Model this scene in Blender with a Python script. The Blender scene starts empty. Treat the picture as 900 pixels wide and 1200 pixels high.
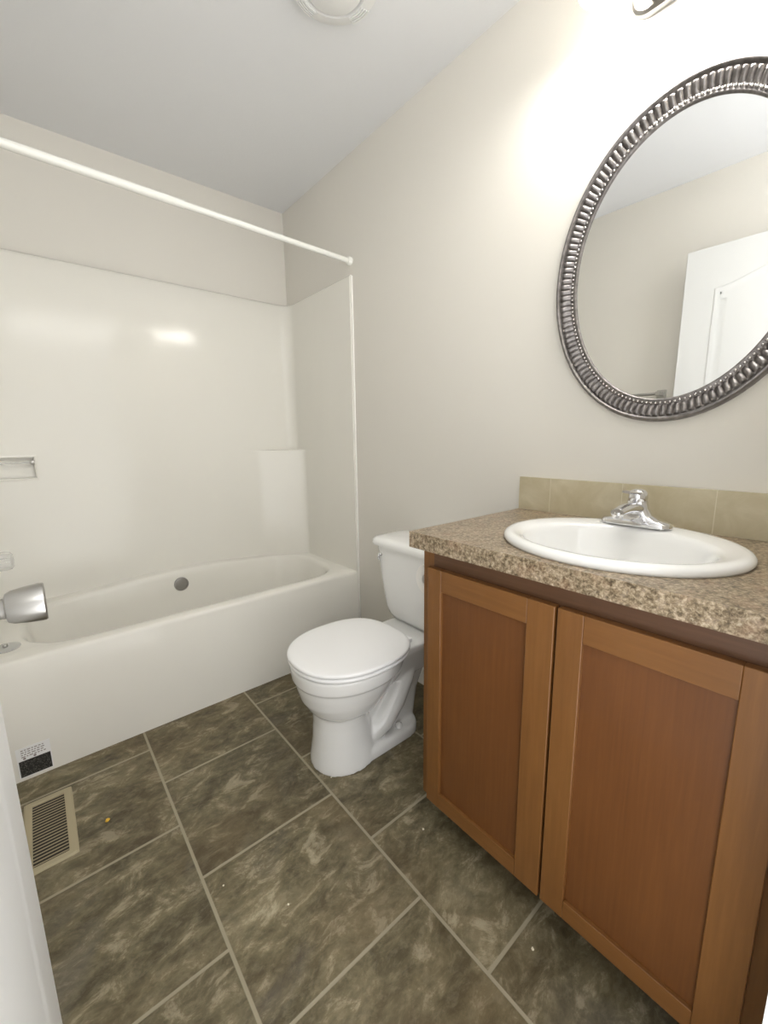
import bpy, bmesh, math, random
from mathutils import Vector, Matrix
random.seed(7)
C = bpy.context.scene.collection
S = bpy.context.scene
PI = math.pi

# ---------------------------------------------------------------- camera
def cam_matrix(yaw, pitch, roll, loc):
    cy, sy = math.cos(yaw), math.sin(yaw)
    fwd = Vector((sy*math.cos(pitch), cy*math.cos(pitch), -math.sin(pitch)))
    right = Vector((cy, -sy, 0)); up = right.cross(fwd)
    c, s = math.cos(roll), math.sin(roll)
    r2 = c*right + s*up; u2 = -s*right + c*up
    m = Matrix((( r2.x, u2.x, -fwd.x, loc[0]), (r2.y, u2.y, -fwd.y, loc[1]), (r2.z, u2.z, -fwd.z, loc[2]), (0, 0, 0, 1)))
    return m
cd = bpy.data.cameras.new('camera'); cam = bpy.data.objects.new('camera', cd); C.objects.link(cam)
cam.matrix_world = cam_matrix(.6969, .1771, -.0132, (-1.2967, -2.4365, 1.1512))
cd.sensor_fit = 'HORIZONTAL'; cd.sensor_width = 36; cd.lens = 36*489.28/900
cd.clip_start = .01
S.camera = cam

# ---------------------------------------------------------------- light and exposure
W = bpy.data.worlds.new('hallway_fill_world'); S.world = W; W.use_nodes = True
W.node_tree.nodes['Background'].inputs[0].default_value = (1, .998, .99, 1)
_t = W.node_tree; _g = _t.nodes.new('ShaderNodeTexCoord'); _s = _t.nodes.new('ShaderNodeSeparateXYZ'); _m = _t.nodes.new('ShaderNodeMapRange')
_t.links.new(_g.outputs['Generated'], _s.inputs[0]); _t.links.new(_s.outputs['Z'], _m.inputs[0])
_m.inputs[1].default_value = -.35; _m.inputs[2].default_value = .25; _m.inputs[3].default_value = 3.9; _m.inputs[4].default_value = 1.6   # added fill, stronger from below the horizon to lift the ceiling
_t.links.new(_m.outputs[0], _t.nodes['Background'].inputs[1])
def area(name, loc, rot, sx, sy, power, col):
    l = bpy.data.lights.new(name, 'AREA'); l.shape = 'RECTANGLE'; l.size = sx; l.size_y = sy; l.energy = power; l.color = col
    o = bpy.data.objects.new(name, l); C.objects.link(o); o.location = loc; o.rotation_euler = rot; return o
area('hallway_fill_light', (-1.0, -3.35, 2.38), (math.radians(52), 0, 0), 1.0, .5, 8, (1, .985, .96))  # unseen fill light added outside the doorway
S.view_settings.view_transform = 'Standard'; S.view_settings.look = 'None'
S.view_settings.gamma = 1; S.view_settings.use_curve_mapping = False
S.view_settings.exposure = 0.15
LAMP_W = 4.9

# ---------------------------------------------------------------- materials
def lin(r, g, b):
    f = lambda v: ((v/255)/12.92 if v/255 <= .04045 else ((v/255+.055)/1.055)**2.4)
    return (f(r), f(g), f(b), 1)
def mat(name, col, rough=.5, metal=0, spec=.5, coat=0, trans=0, ior=1.45):
    m = bpy.data.materials.new(name); m.use_nodes = True
    b = m.node_tree.nodes['Principled BSDF']
    b.inputs['Base Color'].default_value = col; b.inputs['Roughness'].default_value = rough
    b.inputs['Metallic'].default_value = metal; b.inputs['Specular IOR Level'].default_value = spec
    b.inputs['Coat Weight'].default_value = coat; b.inputs['Transmission Weight'].default_value = trans
    b.inputs['IOR'].default_value = ior
    return m
class N:
    def __init__(s, m): s.m = m; s.t = m.node_tree; s.b = s.t.nodes['Principled BSDF']
    def n(s, ty, **kw):
        x = s.t.nodes.new(ty)
        for k, v in kw.items(): setattr(x, k, v)
        return x
    def l(s, a, b): s.t.links.new(a, b)
    def coord(s, scale=(1, 1, 1), rot=(0, 0, 0), loc=(0, 0, 0), kind='Object'):
        tc = s.n('ShaderNodeTexCoord'); mp = s.n('ShaderNodeMapping')
        mp.inputs['Scale'].default_value = scale; mp.inputs['Rotation'].default_value = rot; mp.inputs['Location'].default_value = loc
        s.l(tc.outputs[kind], mp.inputs['Vector']); return mp.outputs[0]
    def noise(s, v, scale, detail=4, rough=.55, dist=0):
        x = s.n('ShaderNodeTexNoise'); x.inputs['Scale'].default_value = scale; x.inputs['Detail'].default_value = detail
        x.inputs['Roughness'].default_value = rough; x.inputs['Distortion'].default_value = dist
        s.l(v, x.inputs['Vector']); return x.outputs['Fac']
    def ramp(s, f, stops):
        x = s.n('ShaderNodeValToRGB'); e = x.color_ramp.elements
        while len(e) < len(stops): e.new(.5)
        for i, (p, c) in enumerate(stops): e[i].position = p; e[i].color = c
        s.l(f, x.inputs[0]); return x.outputs[0]
    def mix(s, f, a, b, mode='MIX'):
        x = s.n('ShaderNodeMix', data_type='RGBA', blend_type=mode)
        for i, v in ((0, f), (6, a), (7, b)):
            if hasattr(v, 'links'): s.l(v, x.inputs[i])
            else: x.inputs[i].default_value = v
        return x.outputs[2]
    def bump(s, h, strength, dist):
        x = s.n('ShaderNodeBump'); x.inputs['Strength'].default_value = strength; x.inputs['Distance'].default_value = dist
        s.l(h, x.inputs['Height']); s.l(x.outputs[0], s.b.inputs['Normal'])

M = {}
M['wall'] = mat('wall_paint', lin(225, 221.6, 213.5), .6, spec=.3)
n = N(M['wall']); n.bump(n.noise(n.coord(), 220, 2), .06, .002)
M['ceil'] = mat('ceiling_paint', lin(232, 233, 235), .8, spec=.2)
n = N(M['ceil']); n.bump(n.noise(n.coord(), 90, 3), .12, .004)
M['white_trim'] = mat('white_gloss_paint', lin(236, 236, 233), .35)
M['door_paint'] = mat('door_paint', lin(224, 225, 224), .4)
n = N(M['door_paint']); n.bump(n.noise(n.coord(scale=(1, 1, .06)), 260, 3), .08, .001)
M['gel'] = mat('gelcoat', lin(235.2, 232.9, 225), .16, spec=.35)
n = N(M['gel']); n.bump(n.noise(n.coord(scale=(1, 1, .6)), 3.2, 2, .4), .26, .05)
M['gel_apron'] = mat('gelcoat_apron', lin(226, 226, 223), .2)
M['china'] = mat('vitreous_china', lin(238, 238, 236), .08, coat=.4)
M['seat'] = mat('seat_plastic', lin(246, 246, 246), .22)
M['chrome'] = mat('chrome', (.78, .78, .8, 1), .06, 1)
M['satin'] = mat('satin_nickel', (.50, .49, .47, 1), .28, 1)
n = N(M['satin']); n.bump(n.noise(n.coord(scale=(1, 30, 30)), 40, 2), .05, .001)
M['disc'] = mat('brushed_overflow_metal', (.42, .41, .40, 1), .35, 1)
M['pewter'] = mat('antique_pewter', (.30, .285, .28, 1), .38, 1)
n = N(M['pewter']); f = n.noise(n.coord(), 60, 3); n.l(n.ramp(f, [(.3, (.17, .157, .152, 1)), (.7, (.31, .293, .288, 1))]), n.b.inputs['Base Color'])
M['silver_bead'] = mat('silver_bead', (.55, .53, .52, 1), .2, 1)
M['mirror'] = mat('mirror_silvering', (.90, .91, .91, 1), .0, 1)
m = M['acrylic'] = mat('clear_acrylic', (.80, .80, .78, 1), .08); k = N(m)
tr_ = k.n('ShaderNodeBsdfTransparent'); tr_.inputs[0].default_value = (.96, .96, .95, 1)
m1 = k.n('ShaderNodeMixShader'); fr_ = k.n('ShaderNodeLayerWeight'); fr_.inputs[0].default_value = .35
mr_ = k.n('ShaderNodeMapRange'); mr_.inputs[3].default_value = .28; mr_.inputs[4].default_value = .8; k.l(fr_.outputs['Facing'], mr_.inputs[0])
k.l(mr_.outputs[0], m1.inputs[0]); k.l(tr_.outputs[0], m1.inputs[1]); k.l(k.b.outputs[0], m1.inputs[2]); k.l(m1.outputs[0], m.node_tree.nodes['Material Output'].inputs[0])
M['white_plastic'] = mat('white_plastic', lin(238, 238, 237), .4)
M['rod'] = mat('white_enamel', lin(242, 242, 236), .25)
M['paper'] = mat('tissue_paper', lin(240, 238, 234), .9)
M['vent'] = mat('beige_enamel', lin(176, 165, 136), .45)
M['dark'] = mat('duct_shade', lin(40, 36, 30), .8)
M['slat'] = mat('bronze_louver', lin(150, 138, 112), .5)
M['black'] = mat('black_label_ink', lin(44, 43, 40), .6)
n = N(M['black']); f = n.noise(n.coord(), 330, 2); n.l(n.ramp(f, [(.5, lin(38, 37, 35)), (.68, lin(104, 102, 96))]), n.b.inputs['Base Color'])
M['ink'] = mat('grey_print', lin(150, 140, 138), .7)
M['crumb'] = mat('yellow_crumb', lin(235, 190, 70), .7)
M['speck'] = mat('pale_crumb', lin(232, 226, 205), .6)
M['gap'] = mat('black_rubber', lin(30, 30, 30), .6)
M['caulk'] = mat('white_caulk', lin(246, 244, 238), .5)
m = M['shade'] = mat('frosted_glass_shade', (1, .97, .92, 1), .4); k = N(m)
m.node_tree.nodes['Principled BSDF'].inputs['Emission Color'].default_value = (1, .96, .88, 1)
m.node_tree.nodes['Principled BSDF'].inputs['Emission Strength'].default_value = 1.6
k.b.inputs['Transmission Weight'].default_value = .3
tr_ = k.n('ShaderNodeBsdfTransparent'); tl_ = k.n('ShaderNodeBsdfTranslucent'); tl_.inputs[0].default_value = (.95, .93, .9, 1)
m1 = k.n('ShaderNodeMixShader'); m1.inputs[0].default_value = .5; k.l(tr_.outputs[0], m1.inputs[1]); k.l(tl_.outputs[0], m1.inputs[2])
m2 = k.n('ShaderNodeMixShader'); m2.inputs[0].default_value = .4; k.l(k.b.outputs[0], m2.inputs[1]); k.l(m1.outputs[0], m2.inputs[2])
k.l(m2.outputs[0], m.node_tree.nodes['Material Output'].inputs[0])
M['bulb'] = mat('lit_bulb', (1, 1, 1, 1), .4)
M['bulb'].node_tree.nodes['Principled BSDF'].inputs['Emission Color'].default_value = (1, .97, .91, 1)
M['bulb'].node_tree.nodes['Principled BSDF'].inputs['Emission Strength'].default_value = 14

# stained maple, grain along z (doors) or y (rails)
def wood(name, gs, a, b, c):
    m = mat(name, lin(*a), .38, coat=.15); k = N(m); v = k.coord(scale=gs)
    f1 = k.noise(v, 18, 6, .6, .3); f2 = k.noise(k.coord(scale=(1, 1, .55)), 5, 3)
    c1 = k.ramp(f1, [(.25, lin(*a)), (.55, lin(*b)), (.8, lin(*c))])
    k.l(k.mix(.35, c1, k.ramp(f2, [(.3, lin(*a)), (.7, lin(*c))])), k.b.inputs['Base Color'])
    k.bump(f1, .04, .002); return m
M['maple'] = wood('stained_maple', (6, 6, .35), (108, 70, 33), (121, 80, 40), (133, 91, 48))
M['maple_panel'] = wood('stained_maple_panel', (7, 7, .3), (94, 56, 26), (106, 65, 31), (118, 75, 38))
M['maple_rail'] = wood('stained_maple_rail', (6, .35, 6), (82, 56, 37), (94, 65, 44), (108, 76, 53))
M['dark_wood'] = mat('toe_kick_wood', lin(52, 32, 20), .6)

# granite-look laminate
m = M['laminate'] = mat('granite_laminate', (1, 1, 1, 1), .28); k = N(m); v = k.coord()
f1 = k.noise(v, 140, 5, .7, .4); f2 = k.noise(v, 66, 4, .6, .6); f3 = k.noise(v, 20, 3)
c1 = k.ramp(f1, [(.34, lin(44, 36, 27)), (.45, lin(100, 84, 62)), (.53, lin(150, 133, 107)), (.66, lin(206, 192, 168))])
c2 = k.ramp(f2, [(.38, lin(72, 60, 44)), (.50, lin(150, 134, 110)), (.64, lin(198, 180, 158))])
c = k.mix(.38, c1, c2); c = k.mix(k.ramp(f3, [(.52, (0, 0, 0, 1)), (.72, (.3, .3, .3, 1))]), c, lin(160, 118, 92))
k.l(c, k.b.inputs['Base Color'])

# beige ceramic tile
m = M['tile'] = mat('beige_tile', (1, 1, 1, 1), .35); k = N(m)
f = k.noise(k.coord(), 14, 5, .6, .5)
k.l(k.ramp(f, [(.3, lin(186, 175, 145)), (.55, lin(196, 186, 158)), (.75, lin(206, 197, 172))]), k.b.inputs['Base Color'])
M['grout'] = mat('pale_grout', lin(214, 207, 186), .8)

# slate-look vinyl in 0.411 m squares, half offset, columns along y
m = M['floor'] = mat('slate_vinyl', (1, 1, 1, 1), .42, spec=.4); k = N(m)
PITCH = .4112
tc = k.n('ShaderNodeTexCoord'); sp = k.n('ShaderNodeSeparateXYZ'); k.l(tc.outputs['Object'], sp.inputs[0])
def mth(op, a, b=None):
    x = k.n('ShaderNodeMath', operation=op)
    for i, v in enumerate((a, b)):
        if v is None: continue
        if hasattr(v, 'links'): k.l(v, x.inputs[i])
        else: x.inputs[i].default_value = v
    return x.outputs[0]
u = mth('DIVIDE', mth('SUBTRACT', sp.outputs['X'], -1.0853-PITCH), PITCH)
col = mth('FLOOR', u)
par = mth('FLOORED_MODULO', col, 2.0)
vv = mth('ADD', mth('DIVIDE', mth('SUBTRACT', sp.outputs['Y'], -.7905), PITCH), mth('MULTIPLY', par, .5))
row = mth('FLOOR', vv)
fu = mth('FRACT', u); fv = mth('FRACT', vv)
du = mth('MINIMUM', fu, mth('SUBTRACT', 1.0, fu)); dv = mth('MINIMUM', fv, mth('SUBTRACT', 1.0, fv))
dd = mth('MULTIPLY', mth('MINIMUM', du, dv), PITCH)
grout = k.n('ShaderNodeMapRange'); grout.inputs[1].default_value = .0030; grout.inputs[2].default_value = .0048
grout.inputs[3].default_value = 1; grout.inputs[4].default_value = 0; k.l(dd, grout.inputs[0])
cmb = k.n('ShaderNodeCombineXYZ'); k.l(col, cmb.inputs[0]); k.l(row, cmb.inputs[1])
wn = k.n('ShaderNodeTexWhiteNoise', noise_dimensions='3D'); k.l(cmb.outputs[0], wn.inputs['Vector'])
off = k.n('ShaderNodeVectorMath', operation='SCALE'); k.l(wn.outputs['Color'], off.inputs[0]); off.inputs['Scale'].default_value = 20
add = k.n('ShaderNodeVectorMath', operation='ADD'); k.l(tc.outputs['Object'], add.inputs[0]); k.l(off.outputs[0], add.inputs[1])
rot = k.n('ShaderNodeMapping'); rot.inputs['Rotation'].default_value = (0, 0, -.55); rot.inputs['Scale'].default_value = (1, 1.6, 1); k.l(add.outputs[0], rot.inputs['Vector'])
n1 = k.noise(rot.outputs[0], 4.6, 10, .66, .35); n2 = k.noise(rot.outputs[0], 10, 11, .72, .5); n3 = k.noise(add.outputs[0], 3, 4, .5)
c1 = k.ramp(n1, [(.34, lin(66, 60, 44)), (.45, lin(98, 90, 67)), (.55, lin(126, 117, 90)), (.65, lin(164, 154, 126))])
c2 = k.ramp(n2, [(.36, lin(56, 50, 37)), (.46, lin(100, 92, 69)), (.55, lin(134, 123, 96)), (.63, lin(206, 194, 166))])
n5 = k.noise(rot.outputs[0], 34, 8, .7, .3)
c2 = k.mix(.22, c2, k.ramp(n5, [(.36, lin(60, 54, 40)), (.5, lin(112, 103, 79)), (.60, lin(200, 188, 160))]))
c = k.mix(.6, c1, c2)
c = k.mix(k.ramp(n3, [(.45, (0, 0, 0, 1)), (.7, (.5, .5, .5, 1))]), c, lin(104, 86, 58))
n4 = k.noise(add.outputs[0], 2.6, 4, .6, 1.0)
c = k.mix(k.ramp(n4, [(.58, (0, 0, 0, 1)), (.76, (.4, .4, .4, 1))]), c, lin(122, 118, 112))
sepw = k.n('ShaderNodeSeparateColor'); k.l(wn.outputs['Color'], sepw.inputs[0])
mr = k.n('ShaderNodeMapRange'); mr.inputs[3].default_value = .82; mr.inputs[4].default_value = 1.0; k.l(sepw.outputs[0], mr.inputs[0])
sc = k.n('ShaderNodeVectorMath', operation='SCALE'); k.l(c, sc.inputs[0]); k.l(mr.outputs[0], sc.inputs['Scale'])
k.l(k.mix(grout.outputs[0], sc.outputs[0], lin(160, 152, 130)), k.b.inputs['Base Color'])
hb = mth('SUBTRACT', n2, mth('MULTIPLY', grout.outputs[0], .6)); k.bump(hb, .28, .006)

# ---------------------------------------------------------------- mesh helpers
def obj(name, bm, m, parent=None, smooth=False, bevel=0, seg=2, angle=40):
    bmesh.ops.recalc_face_normals(bm, faces=bm.faces[:])
    me = bpy.data.meshes.new(name); bm.to_mesh(me); bm.free()
    o = bpy.data.objects.new(name, me); C.objects.link(o)
    if m is not None: me.materials.append(m)
    if parent is not None:
        o.parent = parent; o.matrix_parent_inverse = Matrix.Translation(-parent.location) if False else Matrix()
        off = parent_world(parent)
        me.transform(Matrix.Translation(-off))
    if bevel:
        b = o.modifiers.new('bevel', 'BEVEL'); b.width = bevel; b.segments = seg; b.limit_method = 'ANGLE'; b.angle_limit = math.radians(35)
        smooth = True
    if smooth:
        for p in me.polygons: p.use_smooth = True
        me.set_sharp_from_angle(angle=math.radians(angle)) if not bevel else None
        if bevel:
            wn_ = o.modifiers.new('wn', 'WEIGHTED_NORMAL'); wn_.keep_sharp = True
    return o
def parent_world(p):
    v = Vector((0, 0, 0))
    while p is not None: v += p.location; p = p.parent
    return v
def empty(name, loc, label, cat, group=None):
    o = bpy.data.objects.new(name, None); C.objects.link(o); o.location = loc; o.empty_display_size = .05
    o['label'] = label; o['category'] = cat
    if group: o['group'] = group
    return o
def tag(o, label, cat, group=None):
    o['label'] = label; o['category'] = cat
    if group: o['group'] = group
    return o
def struct(o): o['kind'] = 'structure'; return o
def box(bm, x0, x1, y0, y1, z0, z1):
    v = [bm.verts.new(p) for p in ((x0,y0,z0),(x1,y0,z0),(x1,y1,z0),(x0,y1,z0),(x0,y0,z1),(x1,y0,z1),(x1,y1,z1),(x0,y1,z1))]
    for f in ((0,3,2,1),(4,5,6,7),(0,1,5,4),(1,2,6,5),(2,3,7,6),(3,0,4,7)): bm.faces.new([v[i] for i in f])
    return v
def bx(*a):
    bm = bmesh.new(); box(bm, *a); return bm
def loft(bm, rings, cap0=True, cap1=True, closed=True):
    R = [[bm.verts.new(p) for p in r] for r in rings]
    n_ = len(R[0])
    for a, b in zip(R, R[1:]):
        for i in range(n_ if closed else n_-1):
            j = (i+1) % n_; bm.faces.new((a[i], a[j], b[j], b[i]))
    if cap0: bm.faces.new(R[0][::-1])
    if cap1: bm.faces.new(R[-1])
    return R
def frame_for(d):
    d = d.normalized(); h = Vector((0, 0, 1)) if abs(d.z) < .9 else Vector((1, 0, 0))
    a = d.cross(h).normalized(); return a, d.cross(a)
def lathe(bm, org, axis, prof, n_=32, cap=True):
    a, b = frame_for(Vector(axis)); d = Vector(axis).normalized(); o = Vector(org)
    loft(bm, [[o + d*h + (a*math.cos(2*PI*i/n_) + b*math.sin(2*PI*i/n_))*max(r, 1e-4) for i in range(n_)] for r, h in prof], cap, cap)
def tube(bm, pts, r, n_=12):
    pts = [Vector(p) for p in pts]; rr = r if isinstance(r, (list, tuple)) else [r]*len(pts)
    rings = []; pa = None
    for i, p in enumerate(pts):
        d = (pts[min(i+1, len(pts)-1)] - pts[max(i-1, 0)]).normalized()
        if pa is None: a, b = frame_for(d)
        else:
            a = (pa - d*pa.dot(d)).normalized(); b = d.cross(a)
        pa = a
        rings.append([p + (a*math.cos(2*PI*k_/n_) + b*math.sin(2*PI*k_/n_))*rr[i] for k_ in range(n_)])
    loft(bm, rings)
def sup(cx, cy, a, b, z, ex=2.0, n_=64, exb=None):
    out = []
    for i in range(n_):
        t = 2*PI*i/n_; c, s = math.cos(t), math.sin(t); e = ex if (exb is None or c < 0) else exb
        out.append(Vector((cx + a*math.copysign(abs(c)**(2/e), c), cy + b*math.copysign(abs(s)**(2/e), s), z)))
    return out
def rrect(x0, x1, y0, y1, r, z, n_=64):
    """rounded rectangle sampled on fixed rays, so rings of different size match"""
    cx, cy, hx, hy = (x0+x1)/2, (y0+y1)/2, (x1-x0)/2, (y1-y0)/2; out = []
    for i in range(n_):
        t = 2*PI*i/n_; dx, dy = math.cos(t)*hx, math.sin(t)*hy
        s_ = 1/max(abs(math.cos(t)), abs(math.sin(t)))
        lo, hi = 0, s_
        for _ in range(40):
            mid = (lo+hi)/2; px, py = abs(dx*mid), abs(dy*mid)
            qx, qy = px-(hx-r), py-(hy-r)
            sd = math.hypot(max(qx, 0), max(qy, 0)) + min(max(qx, qy), 0) - r
            if sd > 0: hi = mid
            else: lo = mid
        out.append(Vector((cx+dx*hi, cy+dy*hi, z)))
    return out
def bake(o):
    """apply an object's modifiers to its mesh"""
    bpy.context.view_layer.update()
    dg = bpy.context.evaluated_depsgraph_get(); me = bpy.data.meshes.new_from_object(o.evaluated_get(dg))
    old = o.data; o.modifiers.clear(); o.data = me; me.name = o.name; bpy.data.meshes.remove(old)
    return o

# ---------------------------------------------------------------- room shell
H = 2.44; YF = -2.428; XL = -1.524
struct(obj('floor', bx(XL-.1, .1, YF-.115, .1, -.05, 0), M['floor']))
struct(obj('ceiling', bx(XL-.1, .1, YF-.11, .1, H, H+.05), M['ceil']))
struct(obj('wall_right', bx(0, .1, YF-.11, .1, 0, H), M['wall']))
struct(obj('wall_back', bx(XL-.1, 0, 0, .1, 0, H), M['wall']))
struct(obj('wall_left', bx(XL-.1, XL, YF-.11, 0, 0, H), M['wall']))
DX0, DX1 = -1.416, -.622
bm = bmesh.new()
box(bm, DX1+.02, 0, YF-.11, YF, 0, H)
struct(obj('wall_front', bm, M['wall']))
bm = bmesh.new()
box(bm, DX1, DX1+.02, YF-.112, YF+.001, 0, 2.07)
struct(obj('trim_1', bm, M['white_trim']))
bm = bmesh.new()
loft(bm, [[(x, y, z) for x, z in ((0, 0), (-.012, 0), (-.012, .075), (-.009, .088), (-.003, .092), (0, .092))] for y in (-1.655, -.672)])
struct(obj('baseboard_right', bm, M['white_trim']))

# door, open along the left wall
DY0, DY1, DXF = -2.424, -1.672, -1.372
bm = bx(DXF-.035, DXF, DY0, DY1, .012, 2.04)
door = struct(obj('door_1', bm, M['door_paint'], bevel=.0025))
def arch_path(y0, y1, z0, z1, rise, n_=24):
    p = [(y0, z0), (y1, z0), (y1, z1)]
    if rise:
        for i in range(1, n_):
            t = i/n_; p.append((y1+(y0-y1)*t, z1 + rise*(.5-.5*math.cos(2*PI*t))))
    p.append((y0, z1)); return p
def offset_poly(p, d):
    out = []; k_ = len(p)
    for i in range(k_):
        a, b, c = (Vector(p[(i+j) % k_]) for j in (-1, 0, 1))
        n1_ = (b-a).normalized(); n2_ = (c-b).normalized()
        m_ = (Vector((-n1_.y, n1_.x)) + Vector((-n2_.y, n2_.x))); m_ = m_/max(m_.dot(Vector((-n1_.y, n1_.x))), .3)
        out.append(tuple(b + m_*d))
    return out
for nm, args in (('door_panel', (-2.296, -1.800, .98, 1.846, .062)), ('door_panel', (-2.296, -1.800, .24, .80, 0))):
    p = arch_path(*args)
    bm = bmesh.new()
    prof = [(0, .0), (.004, .0024), (.012, .003), (.018, .0015), (.024, .0006), (.034, .0006), (.05, .0032), (.06, .0036)]
    loft(bm, [[(DXF+h, y, z) for y, z in offset_poly(p, d)] for d, h in prof], cap0=False)
    obj(nm, bm, M['door_paint'], door, smooth=True, angle=25)
bm = bmesh.new(); KY, KZ = -1.738, .942
lathe(bm, (DXF, KY, KZ), (1, 0, 0), [(.031, 0), (.031, .004), (.027, .007), (.0135, .009), (.0125, .022), (.0135, .026), (.0185, .028), (.0215, .034), (.0238, .048), (.0252, .062), (.0250, .066), (.0235, .0675), (.0225, .0665), (.001, .0660)], 40)
knob = obj('door_knob', bm, M['satin'], door, smooth=True, angle=35); knob['label'] = 'satin nickel tulip shaped door knob'
bm = bmesh.new()
lathe(bm, (DXF-.035, KY, KZ), (-1, 0, 0), [(.031, 0), (.031, .004), (.027, .007), (.0135, .009), (.0125, .022), (.0185, .028), (.0238, .048), (.0250, .062), (.0235, .0655), (.001, .0655)], 32)
obj('door_knob', bm, M['satin'], door, smooth=True, angle=35)

# ---------------------------------------------------------------- tub and surround (one moulded unit)
TY, ZT, ZS = -.667, .437, 1.926
bath = empty('bathtub_unit', (-.762, TY/2, 0), 'white one-piece bathtub with glossy shower surround filling the end of the room', 'bathtub')
def sstep(a, b, x):
    t = min(max((x-a)/(b-a), 0), 1); return t*t*(3-2*t)
def rimlift(p):
    f = (.5-.5*math.cos(2*PI*min(max((-.12-p.x)/1.25, 0), 1)))
    return f*sstep(-.16, -.05, p.y)
X0, X1 = XL+.002, -.002
rings = [rrect(X0, X1, TY, -.002, .0005, 0, 96), rrect(X0, X1, TY, -.002, .0005, ZT-.018, 96),
         rrect(X0, X1, TY+.002, -.002, .0005, ZT-.010, 96), rrect(X0, X1, TY+.006, -.002, .001, ZT-.003, 96), rrect(X0, X1, TY+.013, -.002, .001, ZT, 96)]
ib = [(-1.420, -.055, -.612, -.075, .19)]
x0, x1, y0, y1, r = ib[0]
for d, z in ((0, ZT), (.006, ZT-.002), (.012, ZT-.009), (.018, ZT-.024), (.030, ZT-.10), (.045, ZT-.20), (.065, ZT-.28), (.10, ZT-.325), (.16, ZT-.337)):
    rings.append(rrect(x0+d*1.5, x1-d*1.6, y0+d, y1-d, max(r-d*.4, .05), z, 96))
for i, rg in enumerate(rings):
    if i >= 4:
        fade = 1 if i <= 8 else max(0, 1-(i-8)*.4)
        for p in rg: p.z += .034*rimlift(p)*fade
bm = bmesh.new(); loft(bm, rings)
tub = obj('tub', bm, M['gel'], bath, smooth=True, angle=50)
bm = bmesh.new(); lathe(bm, (-.762, -.098, .392), (0, -1, .05), [(.036, -.012), (.036, .006), (.034, .009), (.027, .010), (.026, .008), (.001, .008)], 36)
ov = obj('overflow_cover', bm, M['disc'], bath, smooth=True, angle=35); ov['label'] = 'round brushed metal overflow cover'
bm = bmesh.new(); lathe(bm, (-.762, -.34, .098), (0, 0, 1), [(.033, 0), (.033, .004), (.028, .006), (.001, .004)], 32)
obj('tub_drain', bm, M['disc'], bath, smooth=True)

def plan(upper, e=0.0):
    """inner face of the surround walls in plan from the front right end to the front left end; e pulls it towards the walls"""
    tx, tb = .014, .030
    R = [(-tx, TY+.001)]
    def seg(a, b, n_):
        for i in range(1, n_+1): R.append((a[0]+(b[0]-a[0])*i/n_, a[1]+(b[1]-a[1])*i/n_))
    if upper:
        r_ = .065
        seg(R[-1], (-tx, -tb-r_), 6)
        for i in range(1, 9):
            t = i/8*PI/2; R.append((-tx-r_+r_*math.cos(t), -tb-r_+r_*math.sin(t)))
        for i in range(1, 5): R.append((-tx-r_-(.24-r_)*i/4, -tb))
    else:
        seg(R[-1], (-tx, -.176), 6)
        pts = [(-.015, -.168), (-.020, -.158), (-.030, -.149), (-.045, -.140), (-.075, -.124), (-.105, -.108), (-.135, -.093), (-.17, -.077), (-.205, -.062), (-.235, -.049), (-.27, -.038), (-.33, -.0305)]
        R += pts
    if e:   # round the outer edge: the shelf corner when lower, the whole top lip when upper
        k_ = len(R); Q = []
        for i, (x, y) in enumerate(R):
            w = 1 if upper else max(0, min(1, (i-5)/3))*max(0, min(1, (k_-2-i)/4))
            a = Vector(R[max(i-1, 0)]); b = Vector(R[min(i+1, k_-1)]); d = (b-a).normalized()
            Q.append((x + d.y*e*w, y - d.x*e*w))
        R = Q
    right = R[:]
    left = [(XL-x, y) for x, y in (right if upper else plan(True)[:len(right)])][::-1]
    mid = [(right[-1][0] + (left[0][0]-right[-1][0])*i/20, (right[-1][1] if upper else -tb)) for i in range(1, 20)]
    return right + mid + left
def wall_ring(pl, z):
    return [Vector((x, y, z)) for x, y in pl] + [Vector((XL+.001, TY+.001, z)), Vector((XL+.001, -.001, z)), Vector((-.001, -.001, z)), Vector((-.001, TY+.001, z))]
ZL = 1.083
up, lo = plan(True), plan(False)
bm = bmesh.new()
loft(bm, [wall_ring(lo, .425), wall_ring(lo, ZL-.012), wall_ring(plan(False, .001), ZL-.004), wall_ring(plan(False, .005), ZL),
          wall_ring(up, ZL+.0005), wall_ring(up, ZL+.006), wall_ring(up, 1.30), wall_ring(up, 1.60), wall_ring(up, ZS-.016), wall_ring(plan(True, .002), ZS-.006), wall_ring(plan(True, .008), ZS)])
sur = obj('wall_surround', bm, M['gel'], bath, smooth=True, angle=55)
cut = obj('soap_niche_cutter', bx(-1.484, -1.284, -.08, -.006, .992, 1.087), None)
md = sur.modifiers.new('niche', 'BOOLEAN'); md.object = cut; md.operation = 'DIFFERENCE'; md.solver = 'EXACT'
cut.location -= sur.matrix_world.translation*0
bake(sur); bpy.data.objects.remove(cut)
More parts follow.
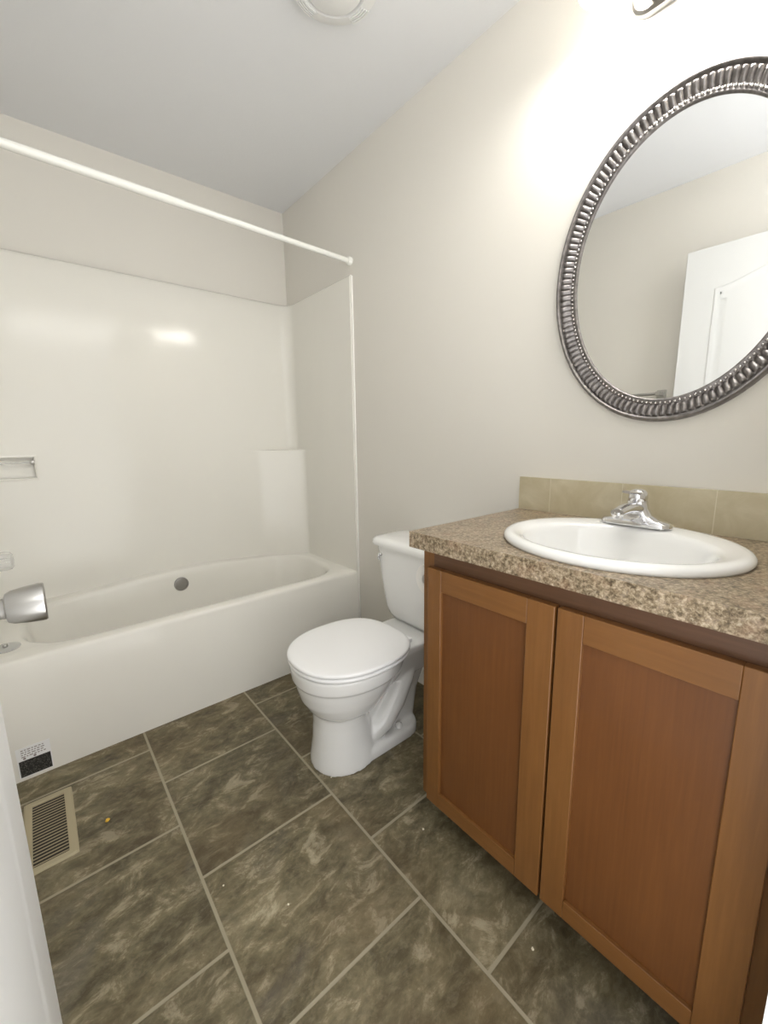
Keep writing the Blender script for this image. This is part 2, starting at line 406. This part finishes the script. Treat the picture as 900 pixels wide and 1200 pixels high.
# niche lip and its clear bar
bm = bmesh.new()
rg = []
for w, h in ((-.008, -.029), (-.008, -.033), (.0, -.0345), (.004, -.031), (.004, -.012)):
    rg.append([(x, h, z) for x, z in ((-1.484-(-w if w < 0 else -w)*1, .992-(-w)), (-1.284-w, .992+w), (-1.284-w, 1.087-w), (-1.484+w, 1.087-w))])
rg = [[(-1.484+w, h, .992+w), (-1.284-w, h, .992+w), (-1.284-w, h, 1.087-w), (-1.484+w, h, 1.087-w)] for w, h in ((-.008, -.029), (-.008, -.033), (.0, -.0345), (.004, -.031), (.004, -.012))]
loft(bm, rg, False, False)
niche = obj('soap_niche', bm, M['gel'], bath)
bm = bmesh.new(); tube(bm, [(-1.480, -.040, 1.062), (-1.380, -.042, 1.063), (-1.292, -.040, 1.064)], .0055, 14)
obj('niche_bar', bm, M['acrylic'], bath, smooth=True)
for x in (-1.294, -1.474):
    bm = bmesh.new(); lathe(bm, (x, -.012, 1.063), (0, -1, 0), [(.010, 0), (.009, .024), (.008, .034), (.004, .036)], 16)
    obj('niche_bar_post', bm, M['satin'], bath, smooth=True)
bm = bx(-.009, -.0005, TY-.009, TY+.0005, .0, ZS-.006)
obj('edge_trim', bm, M['caulk'], bath, bevel=.0015)
# warning label at the foot of the apron
lab = obj('warning_label', bx(-1.460, -1.368, TY-.0008, TY, .010, .122), M['white_plastic'], bath); lab['label'] = 'small white warning label with a black block'
b_ = obj('label_block', bx(-1.456, -1.371, TY-.0014, TY-.0006, .014, .074), M['black'], lab)
bm = bmesh.new()
for i in range(4):
    z = .112-i*.008; x = -1.447
    while x < -1.385:
        w = random.uniform(.004, .011); box(bm, x, x+w, TY-.0013, TY-.0007, z-.0016, z+.0016); x += w+.003
for x in (-1.440, -1.412): lathe(bm, (x, TY-.0007, .081), (0, -1, 0), [(.004, 0), (.004, .0006)], 12)
obj('label_print', bm, M['ink'], lab)

# shower valve handle on the left end of the surround
val = empty('shower_valve', (XL+.014, -.42, .724), 'clear acrylic shower valve knob on the left end of the tub surround', 'shower valve')
bm = bmesh.new(); lathe(bm, (XL+.014, -.42, .724), (1, 0, 0), [(.075, 0), (.074, .006), (.06, .012), (.03, .016), (.016, .018), (.014, .057), (.001, .057)], 36)
obj('escutcheon', bm, M['chrome'], val, smooth=True)
bm = bmesh.new()
prof = [(.018, .055), (.029, .060), (.035, .074), (.036, .096), (.033, .112), (.022, .119), (.001, .120)]
o_ = Vector((XL+.014, -.42, .724)); rings = []
for r_, h in prof:
    rings.append([o_ + Vector((h, r_*(1-.06*(i % 2))*math.cos(2*PI*i/24), r_*(1-.06*(i % 2))*math.sin(2*PI*i/24))) for i in range(24)])
loft(bm, rings); obj('handle', bm, M['acrylic'], val, smooth=True, angle=25)

# stopper on the rim
st = empty('tub_stopper', (-1.446, -.535, ZT), 'round clear drain stopper lying on the front left corner of the tub rim', 'stopper')
bm = bmesh.new(); lathe(bm, (-1.446, -.535, ZT+.0005), (0, 0, 1), [(.040, 0), (.042, .002), (.041, .0045), (.034, .0055), (.014, .0065), (.001, .0065)], 40)
obj('disc', bm, M['acrylic'], st, smooth=True, angle=35)
bm = bmesh.new(); lathe(bm, (-1.446, -.535, ZT+.007), (0, 0, 1), [(.007, 0), (.008, .004), (.006, .010), (.001, .011)], 20)
obj('knob', bm, M['satin'], st, smooth=True)

# curtain rod
cr = empty('shower_curtain_rod', (-.762, -.66, 2.0), 'plain white shower curtain rod spanning wall to wall above the bathtub', 'curtain rod')
za, zb = 2.018, 1.988
bm = bmesh.new(); tube(bm, [(XL+.012, -.66, za), (-.75, -.66, (za+zb)/2)], .0138, 20); obj('outer_tube', bm, M['rod'], cr, smooth=True)
bm = bmesh.new(); tube(bm, [(-.75, -.66, (za+zb)/2), (-.010, -.66, zb)], .0115, 20); obj('inner_tube', bm, M['rod'], cr, smooth=True)
for x, z, d in ((0, zb, -1), (XL, za, 1)):
    bm = bmesh.new(); lathe(bm, (x, -.66, z), (d, 0, 0), [(.019, 0), (.019, .012), (.016, .018), (.012, .019)], 24); obj('end_cap', bm, M['rod'], cr, smooth=True)

# ---------------------------------------------------------------- toilet
TC = -1.28
toi = empty('toilet', (-.36, TC, 0), 'white two-piece toilet with closed lid between the bathtub and the vanity', 'toilet')
def U(u, z, dy=0): return Vector((-u, TC+dy, z))
def tring(c, a, b, z, ex=2.1, exb=None): return sup(-c, TC, a, b, z, ex, 72, exb)
bm = bmesh.new()
# bowl and pedestal column
loft(bm, [tring(.535, .128, .114, 0), tring(.535, .127, .113, .02), tring(.54, .112, .100, .09), tring(.545, .102, .094, .16), tring(.545, .104, .096, .205), tring(.535, .122, .110, .222)])
loft(bm, [tring(.530, .118, .108, .205), tring(.525, .140, .124, .222), tring(.518, .170, .142, .262), tring(.512, .188, .158, .305), tring(.508, .196, .166, .331),
          tring(.506, .207, .176, .338), tring(.505, .211, .181, .365), tring(.505, .212, .183, .384), tring(.505, .207, .178, .388)])
# rear deck and neck
loft(bm, [rrect(-.40, -.055, TC-.085, TC+.085, .04, .25), rrect(-.42, -.04, TC-.105, TC+.105, .05, .31), rrect(-.42, -.032, TC-.122, TC+.122, .05, .36), rrect(-.42, -.03, TC-.124, TC+.124, .05, .380), rrect(-.42, -.034, TC-.120, TC+.120, .05, .386)])
# web under the bowl
loft(bm, [rrect(-.52, -.22, TC-.052, TC+.052, .03, .01), rrect(-.52, -.20, TC-.055, TC+.055, .03, .15), rrect(-.52, -.14, TC-.07, TC+.07, .03, .31)])
# foot
loft(bm, [rrect(-.56, -.222, TC-.106, TC+.106, .075, 0), rrect(-.56, -.222, TC-.106, TC+.106, .075, .028), rrect(-.56, -.226, TC-.102, TC+.102, .072, .040), rrect(-.56, -.236, TC-.092, TC+.092, .065, .045)])
# trapway bulges
for s in (-1, 1):
    tube(bm, [U(.46, .06, s*.045), U(.40, .10, s*.058), U(.345, .165, s*.062), U(.30, .235, s*.058), U(.26, .29, s*.05)], [.042, .046, .046, .046, .04], 20)
    tube(bm, [U(.50, .255, s*.075), U(.44, .262, s*.085), U(.38, .285, s*.078), U(.31, .33, s*.07)], [.02, .028, .03, .03], 16)
bowl = obj('bowl', bm, M['china'], toi)
md = bowl.modifiers.new('fuse', 'REMESH'); md.mode = 'VOXEL'; md.voxel_size = .0042; md.use_smooth_shade = True
md = bowl.modifiers.new('soft', 'SMOOTH'); md.factor = .5; md.iterations = 7
bake(bowl)
for p in bowl.data.polygons: p.use_smooth = True
if not bowl.data.materials: bowl.data.materials.append(M['china'])
# seat and lid
SC, SA, SB = .507, .214, .193
def lidring(k_, z, d=0): return sup(-SC, TC, SA*k_-d, SB*k_-d, z, 2.15, 80, 2.75)
bm = bmesh.new()
loft(bm, [lidring(1, .3885, .016), lidring(1, .3915, .012), lidring(1, .393, .004), lidring(1, .397, .0015), lidring(1, .403, .0015), lidring(1, .4055, .004), lidring(1, .4062, .012)])
obj('seat', bm, M['seat'], toi, smooth=True, angle=50)
bm = bmesh.new()
loft(bm, [lidring(1, .4066, .016), lidring(1, .4095, .010), lidring(1, .4105, .002), lidring(1, .4125, 0), lidring(1, .417, 0), lidring(1, .4205, .0015), lidring(1, .4225, .005), lidring(1, .424, .014), lidring(.8, .4265), lidring(.5, .428), lidring(.2, .4285)])
obj('lid', bm, M['seat'], toi, smooth=True, angle=50)
for s in (-1, 1):
    bm = bmesh.new(); box(bm, -.298, -.272, TC+s*.075-.018, TC+s*.075+.018, .386, .404)
    obj('hinge', bm, M['seat'], toi, bevel=.006, seg=3)
for s in (-1, 1):
    bm = bmesh.new(); lathe(bm, (-.329, TC+s*.074, .043), (0, 0, 1), [(.015, 0), (.015, .006), (.012, .013), (.006, .017), (.001, .018)], 24)
    obj('bolt_cap', bm, M['china'], toi, smooth=True)
# tank
bm = bmesh.new()
tk = [(.050, .178, .120, .055, .3875), (.038, .190, .148, .055, .393), (.028, .197, .166, .055, .410), (.022, .200, .177, .05, .44), (.018, .205, .196, .045, .56), (.014, .209, .212, .04, .700)]
loft(bm, [rrect(-b, -a, TC-w, TC+w, r_, z, 96) for a, b, w, r_, z in tk])
obj('tank', bm, M['china'], toi, smooth=True, angle=50)
bm = bmesh.new()
tl = [(.010, .216, .222, .045, .700), (.006, .226, .232, .05, .704), (.006, .228, .234, .05, .714), (.008, .224, .230, .05, .726), (.014, .214, .222, .05, .733), (.03, .195, .20, .05, .737), (.08, .14, .12, .03, .7385)]
loft(bm, [rrect(-b, -a, TC-w, TC+w, r_, z, 96) for a, b, w, r_, z in tl])
obj('tank_lid', bm, M['china'], toi, smooth=True, angle=50)
bm = bmesh.new()
lathe(bm, (-.201, TC+.168, .664), (-1, .35, 0), [(.010, -.004), (.010, .006), (.007, .009), (.005, .012), (.005, .016)], 20)
tube(bm, [(-.215, TC+.172, .668), (-.216, TC+.173, .660), (-.216, TC+.174, .648), (-.213, TC+.174, .638)], [.004, .006, .006, .004], 12)
obj('flush_lever', bm, M['chrome'], toi, smooth=True)

# ---------------------------------------------------------------- vanity
VY0, VY1 = YF+.001, -1.657; VZ0, VZ1 = .088, .857
van = empty('vanity_cabinet', (-.26, -2.04, 0), 'brown stained maple vanity cabinet with two shaker doors under the granite-look countertop', 'cabinet')
bm = bmesh.new()
box(bm, -.50, -.012, VY1-.016, VY1, 0.002, VZ1)          # visible side
box(bm, -.50, -.012, VY0, VY0+.016, 0.002, VZ1)
box(bm, -.50, -.012, VY0+.016, VY1-.016, VZ0, VZ0+.016)   # bottom
box(bm, -.016, -.004, VY0, VY1, .002, VZ1)
side = obj('carcass', bm, M['maple_panel'], van)
# toe notch of the side panels
cut = obj('notch', bx(-.60, -.44, VY0-.1, VY1+.1, -.01, VZ0), None)
md = side.modifiers.new('n', 'BOOLEAN'); md.object = cut; md.solver = 'EXACT'; bake(side); bpy.data.objects.remove(cut)
if not side.data.materials: side.data.materials.append(M['maple_panel'])
for a, b in ((VY1-.038, VY1), (VY0, VY0+.038)): obj('face_stile', bx(-.502, -.482, a, b, VZ0, VZ1), M['maple'], van)
for a, b in ((.800, VZ1), (VZ0, VZ0+.035)): obj('face_rail', bx(-.5022, -.482, VY0+.038, VY1-.038, a, b), M['maple_rail'], van)
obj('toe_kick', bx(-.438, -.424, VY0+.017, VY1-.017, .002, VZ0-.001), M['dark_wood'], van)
def cab_door(y1, y0, sl, sr):
    z0, z1 = .096, .809; xf, xb = -.522, -.503
    tr, br = .058, .046
    dr = bmesh.new()
    box(dr, xb, xf, y1-sl, y1, z0, z1); box(dr, xb, xf, y0, y0+sr, z0, z1)
    d = obj('door', dr, M['maple'], van, bevel=.002)
    for a, b in ((z1-tr, z1), (z0, z0+br)): obj('rail', bx(xb-.0002, xf+.0003, y0+sr, y1-sl, a, b), M['maple_h'], d, bevel=.0015)
    obj('panel', bx(-.513, -.506, y0+sr-.003, y1-sl+.003, z0+br-.003, z1-tr+.003), M['maple_panel'], d)
M['maple_h'] = wood('stained_maple_cross', (6, .35, 6), (108, 70, 33), (121, 80, 40), (133, 91, 48))
cab_door(-1.689, -2.0455, .047, .062)
cab_door(-2.0515, -2.401, .053, .060)

# countertop with the sink cut-out
SX, SY, SRX, SRY = -.288, -2.057, .226, .252
def rect_ray(x0, x1, y0, y1, z, n_=96):
    out = []
    for p in sup(0, 0, SRX, SRY, 0, 2, n_):
        d = p.normalized(); ts = []
        for v_, lo_, hi_, c_ in ((d.x, x0, x1, SX), (d.y, y0, y1, SY)):
            if abs(v_) > 1e-9: ts.append(((hi_ if v_ > 0 else lo_)-c_)/v_)
        t = min(ts); out.append(Vector((SX+d.x*t, SY+d.y*t, z)))
    # move the samples nearest to each corner onto it
    for cx in (x0, x1):
        for cy in (y0, y1):
            i = min(range(n_), key=lambda q: (out[q]-Vector((cx, cy, z))).length); out[i] = Vector((cx, cy, z))
    return out
cx0, cx1, cy0, cy1, cz0, cz1 = -.536, -.002, YF+.001, -1.633, .857, .900
hole = lambda z: sup(SX, SY, SRX*.93, SRY*.93, z, 2, 96)
bm = bmesh.new()
R = loft(bm, [hole(cz0), rect_ray(cx0, cx1, cy0, cy1, cz0), rect_ray(cx0, cx1, cy0, cy1, cz1), hole(cz1)], False, False)
for i in range(96): bm.faces.new((R[3][i], R[3][(i+1) % 96], R[0][(i+1) % 96], R[0][i]))
top = obj('countertop', bm, M['laminate'], smooth=False)
tag(top, 'speckled brown granite-look laminate countertop on the vanity around the oval sink', 'countertop')

# tile strip behind the counter
bs = empty('tile_backsplash', (-.006, -2.03, .90), 'row of beige ceramic tiles along the wall at the back of the countertop', 'backsplash')
ys = [-1.633, -1.747, -1.965, -2.182, -2.40, YF+.001]
for a, b in zip(ys, ys[1:]):
    obj('tile', bx(-.0105, -.001, b+.0010, a-.0010, .9015, 1.012), M['tile'], bs, bevel=.0006)
obj('grout', bx(-.0101, -.001, YF+.0012, -1.634, .9005, 1.0115), M['grout'], bs)

# sink
snk = empty('sink', (SX, SY, .90), 'white oval drop-in china sink set in the granite-look countertop', 'sink')
bm = bmesh.new()
def sring(k1, k2, z, dx=0): return sup(SX+dx, SY, SRX*k1, SRY*k2, z, 2.0, 96)
BX = -.022
rings = [sring(.90, .90, .895), sring(.992, .992, .9005), sring(1.0, 1.0, .906), sring(.995, .995, .912), sring(.975, .975, .917), sring(.94, .945, .920), sring(.90, .91, .920),
         sring(.78, .835, .917, BX), sring(.74, .80, .914, BX), sring(.715, .775, .907, BX), sring(.69, .755, .895, BX), sring(.62, .70, .86, BX), sring(.52, .60, .82, BX), sring(.36, .42, .785, BX), sring(.18, .21, .768, BX), sring(.09, .08, .764, BX)]
loft(bm, rings, False, True)
obj('basin', bm, M['china'], snk, smooth=True, angle=60)
bm = bmesh.new(); lathe(bm, (SX+BX, SY, .764), (0, 0, 1), [(.024, 0), (.024, .004), (.019, .005), (.017, .002), (.001, .002)], 28)
obj('sink_drain', bm, M['chrome'], snk, smooth=True)

# faucet
FX, FY, FZ = -.118, -2.043, .9205
fau = empty('faucet', (FX, FY, FZ), 'chrome single-lever faucet on the back rim of the oval sink', 'faucet')
bm = bmesh.new()
loft(bm, [rrect(FX-.029, FX+.027, FY-.082, FY+.082, .026, FZ), rrect(FX-.029, FX+.027, FY-.082, FY+.082, .026, FZ+.008), rrect(FX-.026, FX+.024, FY-.078, FY+.078, .024, FZ+.013),
          rrect(FX-.022, FX+.022, FY-.055, FY+.055, .021, FZ+.018), rrect(FX-.021, FX+.021, FY-.036, FY+.036, .02, FZ+.028), rrect(FX-.020, FX+.020, FY-.027, FY+.027, .019, FZ+.044), rrect(FX-.019, FX+.019, FY-.023, FY+.023, .0185, FZ+.062)])
obj('faucet_base', bm, M['chrome'], fau, smooth=True, angle=45)
bm = bmesh.new()
sp_ = []
for i in range(9):
    t = i/8; x = FX+.004-.128*t; z = FZ+.040+.012*math.sin(t*PI*.75)-.003*t; w = .022-.007*t; h = .017-.007*t
    sp_.append([(x, FY+w*math.cos(a), z+h*math.sin(a)) for a in [2*PI*q/20 for q in range(20)]])
loft(bm, sp_)
lathe(bm, (FX-.116, FY, FZ+.045), (-.15, 0, -1), [(.0105, 0), (.0105, .014), (.009, .016), (.001, .016)], 18)
obj('spout', bm, M['chrome'], fau, smooth=True, angle=45)
bm = bmesh.new()
lathe(bm, (FX, FY, FZ+.060), (0, 0, 1), [(.0195, 0), (.0215, .003), (.0225, .012), (.021, .022), (.016, .029), (.008, .032), (.001, .0325)], 32)
hv = []
for i in range(8):
    t = i/7; x = FX-.010-.068*t; z = FZ+.082+.010*t; w = .014-.004*t; h = .006-.002*t
    hv.append([(x, FY+w*math.cos(a), z+h*math.sin(a)) for a in [2*PI*q/16 for q in range(16)]])
loft(bm, hv)
obj('lever', bm, M['chrome'], fau, smooth=True, angle=45)

# toilet paper on the vanity's side
RP = Vector((-.39, -1.6075, .743-.0125))
rl = empty('toilet_paper_roll', RP, 'white toilet paper roll on the side of the vanity facing the toilet', 'toilet paper')
bm = bmesh.new()
lathe(bm, (RP.x-.05, RP.y, RP.z), (1, 0, 0), [(.020, .0), (.0465, 0), (.048, .002), (.048, .098), (.0465, .1), (.020, .1)], 40, cap=False)
lathe(bm, (RP.x-.05, RP.y, RP.z), (1, 0, 0), [(.020, 0), (.020, .1)], 40, cap=False)
obj('paper', bm, M['paper'], rl, smooth=True, angle=40)
hd = empty('toilet_paper_holder', (-.33, -1.657, .743), 'small metal arm holding the toilet paper roll on the vanity side', 'toilet paper holder')
bm = bmesh.new(); lathe(bm, (-.325, -1.657, .743), (0, 1, 0), [(.020, 0), (.020, .004), (.010, .008), (.007, .012), (.007, .045)], 20)
obj('mount', bm, M['satin'], hd, smooth=True)
bm = bmesh.new(); tube(bm, [(-.325, -1.612, .743), (-.327, -1.6075, .743), (-.345, -1.6075, .743), (-.437, -1.6075, .743)], .0076, 14)
obj('arm', bm, M['satin'], hd, smooth=True)

# ---------------------------------------------------------------- oval mirror
MY, MZ, MA, MB = -2.040, 1.575, .3055, .3925
mir = empty('oval_mirror', (-.012, MY, MZ), 'large oval wall mirror in a fluted antique pewter frame above the sink', 'mirror')
FW = .0595
PROF = [(0, 0.0), (0, .012), (.03, .020), (.08, .0245), (.14, .026), (.19, .024), (.215, .0195), (.235, .0185), (.27, .0205), (.33, .0225), (.42, .0205), (.52, .0175), (.62, .0145), (.70, .0125), (.735, .0115), (.76, .0135), (.86, .0135), (.90, .0135), (.93, .0145), (.97, .0135), (1.0, .011), (1.0, .004)]
NT, NF = 1188, 132
# arc-length parametrisation so the flutes are evenly spaced
def ell(t, d): return (MY + (MA-d)*math.cos(t), MZ + (MB-d)*math.sin(t))
ts, acc = [0], [0]
for i in range(1, 4001):
    t = 2*PI*i/4000; a = ell(2*PI*(i-1)/4000, .03); b = ell(t, .03); acc.append(acc[-1]+math.dist(a, b)); ts.append(t)
def at_arc(f):
    s_ = f*acc[-1]; lo_, hi_ = 0, 4000
    while hi_-lo_ > 1:
        m_ = (lo_+hi_)//2
        if acc[m_] <= s_: lo_ = m_
        else: hi_ = m_
    k_ = (s_-acc[lo_])/max(acc[hi_]-acc[lo_], 1e-12); return ts[lo_]+k_*(ts[hi_]-ts[lo_])
bm = bmesh.new()
rings = []
for w, h in PROF:
    rg = []
    env = sstep(.235, .30, w)*(1-sstep(.66, .735, w))
    for i in range(NT):
        t = at_arc(i/NT); ph = (i/NT*NF) % 1
        fl = abs(math.sin(PI*ph))**.8
        y, z = ell(t, w*FW); rg.append((-(h + env*(.0052*fl-.0035)), y, z))
    rings.append(rg)
loft(bm, rings, False, False)
obj('mirror_frame', bm, M['pewter'], mir, smooth=True, angle=60)
bm = bmesh.new()
for i in range(172):
    y, z = ell(at_arc(i/172), .815*FW)
    bmesh.ops.create_icosphere(bm, subdivisions=1, radius=.0042, matrix=Matrix.Translation((-.0150, y, z)))
obj('bead_trim', bm, M['silver_bead'], mir, smooth=True, angle=80)
bm = bmesh.new()
loft(bm, [[(-x, *ell(2*PI*i/128, FW-.003)) for i in range(128)] for x in (.0045, .0085)])
obj('mirror_glass', bm, M['mirror'], mir)

# ---------------------------------------------------------------- vanity light
LZ = 2.198
vl = empty('vanity_light', (-.01, MY, LZ), 'nickel wall light bar with glowing white glass shades above the oval mirror', 'wall light')
bm = bmesh.new()
def stadium(y0, y1, z0, z1, x, n_=16):
    r_ = (z1-z0)/2; zc = (z0+z1)/2; out = []
    for i in range(n_+1): a = PI/2-PI*i/n_; out.append((x, y1-r_+r_*math.cos(a), zc+r_*math.sin(a)))
    for i in range(n_+1): a = -PI/2-PI*i/n_; out.append((x, y0+r_+r_*math.cos(a), zc+r_*math.sin(a)))
    return out
L0, L1 = MY-.148, MY+.148
loft(bm, [stadium(L0, L1, LZ-.042, LZ+.042, -.001), stadium(L0, L1, LZ-.042, LZ+.042, -.018), stadium(L0+.006, L1-.006, LZ-.036, LZ+.036, -.024), stadium(L0+.018, L1-.018, LZ-.024, LZ+.024, -.025)])
obj('back_plate', bm, M['satin'], vl, smooth=True, angle=35)
bm = bmesh.new()
box(bm, -.058, -.034, MY-.112, MY+.112, LZ-.036, LZ-.026); box(bm, -.058, -.034, MY-.112, MY+.112, LZ+.012, LZ+.022); box(bm, -.040, -.024, MY-.10, MY+.10, LZ-.03, LZ+.016)
obj('rail', bm, M['satin'], vl, bevel=.002)
for q in (-1, 0, 1):
    yy = MY + q*.175 - .012; xx = -.135; zb_ = 2.180
    bm = bmesh.new()
    tube(bm, [(-.045, MY+q*.10, LZ), (-.075, MY+q*.14 - .006, LZ+.10), (-.105, yy, LZ+.14), (-.135, yy, LZ+.145)], .006, 10)
    lathe(bm, (xx, yy, zb_+.10), (0, 0, 1), [(.02, 0), (.024, .006), (.02, .03), (.008, .036)], 20)
    obj('arm', bm, M['satin'], vl, smooth=True)
    bm = bmesh.new()
    pr = [(.056, 0), (.0565, .004), (.055, .03), (.050, .06), (.040, .085), (.024, .102), (.018, .106), (.018, .103), (.036, .084), (.046, .06), (.051, .03), (.0525, .004)]
    lathe(bm, (xx, yy, zb_), (0, 0, 1), pr + [pr[0]], 36, cap=False)
    obj('lamp_shade', bm, M['shade'], vl, smooth=True)
    bm = bmesh.new(); lathe(bm, (xx, yy, zb_+.022), (0, 0, 1), [(.001, 0), (.013, .003), (.021, .012), (.024, .025), (.020, .042), (.013, .058), (.012, .078)], 20)
    obj('bulb', bm, M['bulb'], vl, smooth=True)
    l = bpy.data.lights.new('bulb_light', 'POINT'); l.energy = LAMP_W; l.shadow_soft_size = .02; l.color = (1, .978, .935)
    lo_ = bpy.data.objects.new('bulb_light', l); C.objects.link(lo_); lo_.location = (xx, yy, zb_+.010)

# ---------------------------------------------------------------- ceiling fan cover
FCX, FCY = -.475, -1.265
fan = empty('exhaust_fan_cover', (FCX, FCY, H), 'round white exhaust fan grille on the ceiling', 'exhaust fan')
bm = bmesh.new(); lathe(bm, (FCX, FCY, H), (0, 0, -1), [(.132, 0), (.134, .006), (.130, .018), (.118, .026), (.092, .031), (.088, .026), (.086, .012), (.001, .012)], 64)
obj('outer_ring', bm, M['white_plastic'], fan, smooth=True, angle=35)
bm = bmesh.new(); lathe(bm, (FCX, FCY, H-.024), (0, 0, -1), [(.001, 0), (.080, .002), (.081, .010), (.074, .014), (.001, .017)], 64)
obj('center_disc', bm, M['white_plastic'], fan, smooth=True, angle=35)
for q in range(4):
    bm = bmesh.new(); ac = math.radians(14+92*q)
    for j in range(4):
        r_ = .097+.0085*j; zz = H-.0335+.0022*j
        loft(bm, [[(FCX+(r_+dr)*math.cos(a), FCY+(r_+dr)*math.sin(a), zz+dz) for dr, dz in ((-.0018, .006), (-.0018, -.001), (.0018, -.001), (.0018, .006))] for a in [ac+math.radians(-15+3*i) for i in range(11)]])
    obj('grille_rib', bm, M['white_plastic'], fan)

# ---------------------------------------------------------------- towel bar on the left wall (seen in the mirror)
tb_ = empty('towel_bar', (XL, -1.33, 1.37), 'brushed metal towel bar on the left wall seen in the mirror', 'towel bar')
bm = bmesh.new(); tube(bm, [(XL+.062, -1.572, 1.372), (XL+.062, -1.10, 1.372)], .008, 16); obj('bar', bm, M['satin'], tb_, smooth=True)
for y in (-1.572, -1.10):
    bm = bmesh.new(); box(bm, XL+.001, XL+.010, y-.024, y+.024, 1.348, 1.396); box(bm, XL+.010, XL+.074, y-.012, y+.012, 1.360, 1.384)
    obj('post', bm, M['satin'], tb_, bevel=.003)

# ---------------------------------------------------------------- floor register
VX0, VX1, VYA, VYB = -1.452, -1.327, -1.105, -.803
fv_ = empty('floor_register', ((VX0+VX1)/2, (VYA+VYB)/2, 0), 'beige metal heating register in the floor in front of the bathtub', 'floor vent')
bm = bmesh.new()
def rr(d, z): return rrect(VX0+d, VX1-d, VYA+d, VYB-d, max(.006-d*.2, .001), z, 48)
loft(bm, [rr(0, .0005), rr(.001, .003), rr(.005, .006), rr(.020, .006), rr(.022, .004), rr(.022, .0012)], False, False)
obj('flange', bm, M['vent'], fv_, smooth=True, angle=30)
obj('duct_shade_plate', bx(VX0+.021, VX1-.021, VYA+.021, VYB-.021, .0004, .0012), M['dark'], fv_)  # flat dark plate, coloured as the shade inside the duct
bm = bmesh.new(); yy = VYA+.028
while yy < VYB-.026:
    loft(bm, [[(x, yy-.0018, .0026), (x, yy+.0014, .0038), (x, yy+.0022, .0038), (x, yy-.0010, .0026)] for x in (VX0+.022, VX1-.022)]); yy += .0124
lv = obj('louvers', bm, M['slat'], fv_)

# ---------------------------------------------------------------- crumbs on the floor
def crumb(x, y, s, m, label, cat, group=None, name='crumb'):
    bm = bmesh.new(); bmesh.ops.create_icosphere(bm, subdivisions=2, radius=s)
    for v in bm.verts: v.co *= random.uniform(.75, 1.2); v.co.z = max(v.co.z*.6, -s*.35)
    bmesh.ops.translate(bm, verts=bm.verts, vec=(x, y, s*.35+.0002))
    return tag(obj(name, bm, m, smooth=True, angle=80), label, cat, group)
crumb(-1.253, -1.039, .0065, M['crumb'], 'yellow crumb on the floor tile right of the floor register', 'crumb')
for x, y, s, t in ((-1.048, -1.464, .003, 'tiny pale crumb on the big center tile near its left grout line'), (-.940, -1.616, .0035, 'tiny pale crumb in the middle of the big center tile'),
                   (-.538, -1.693, .0042, 'tiny pale crumb on the floor by the left end of the vanity'), (-.560, -2.063, .0042, 'tiny pale crumb on the floor below the gap between the vanity doors'),
                   (-.640, -1.350, .0035, 'tiny pale crumb at the front foot of the toilet')):
    crumb(x, y, s*.8, M['speck'], t, 'crumb')
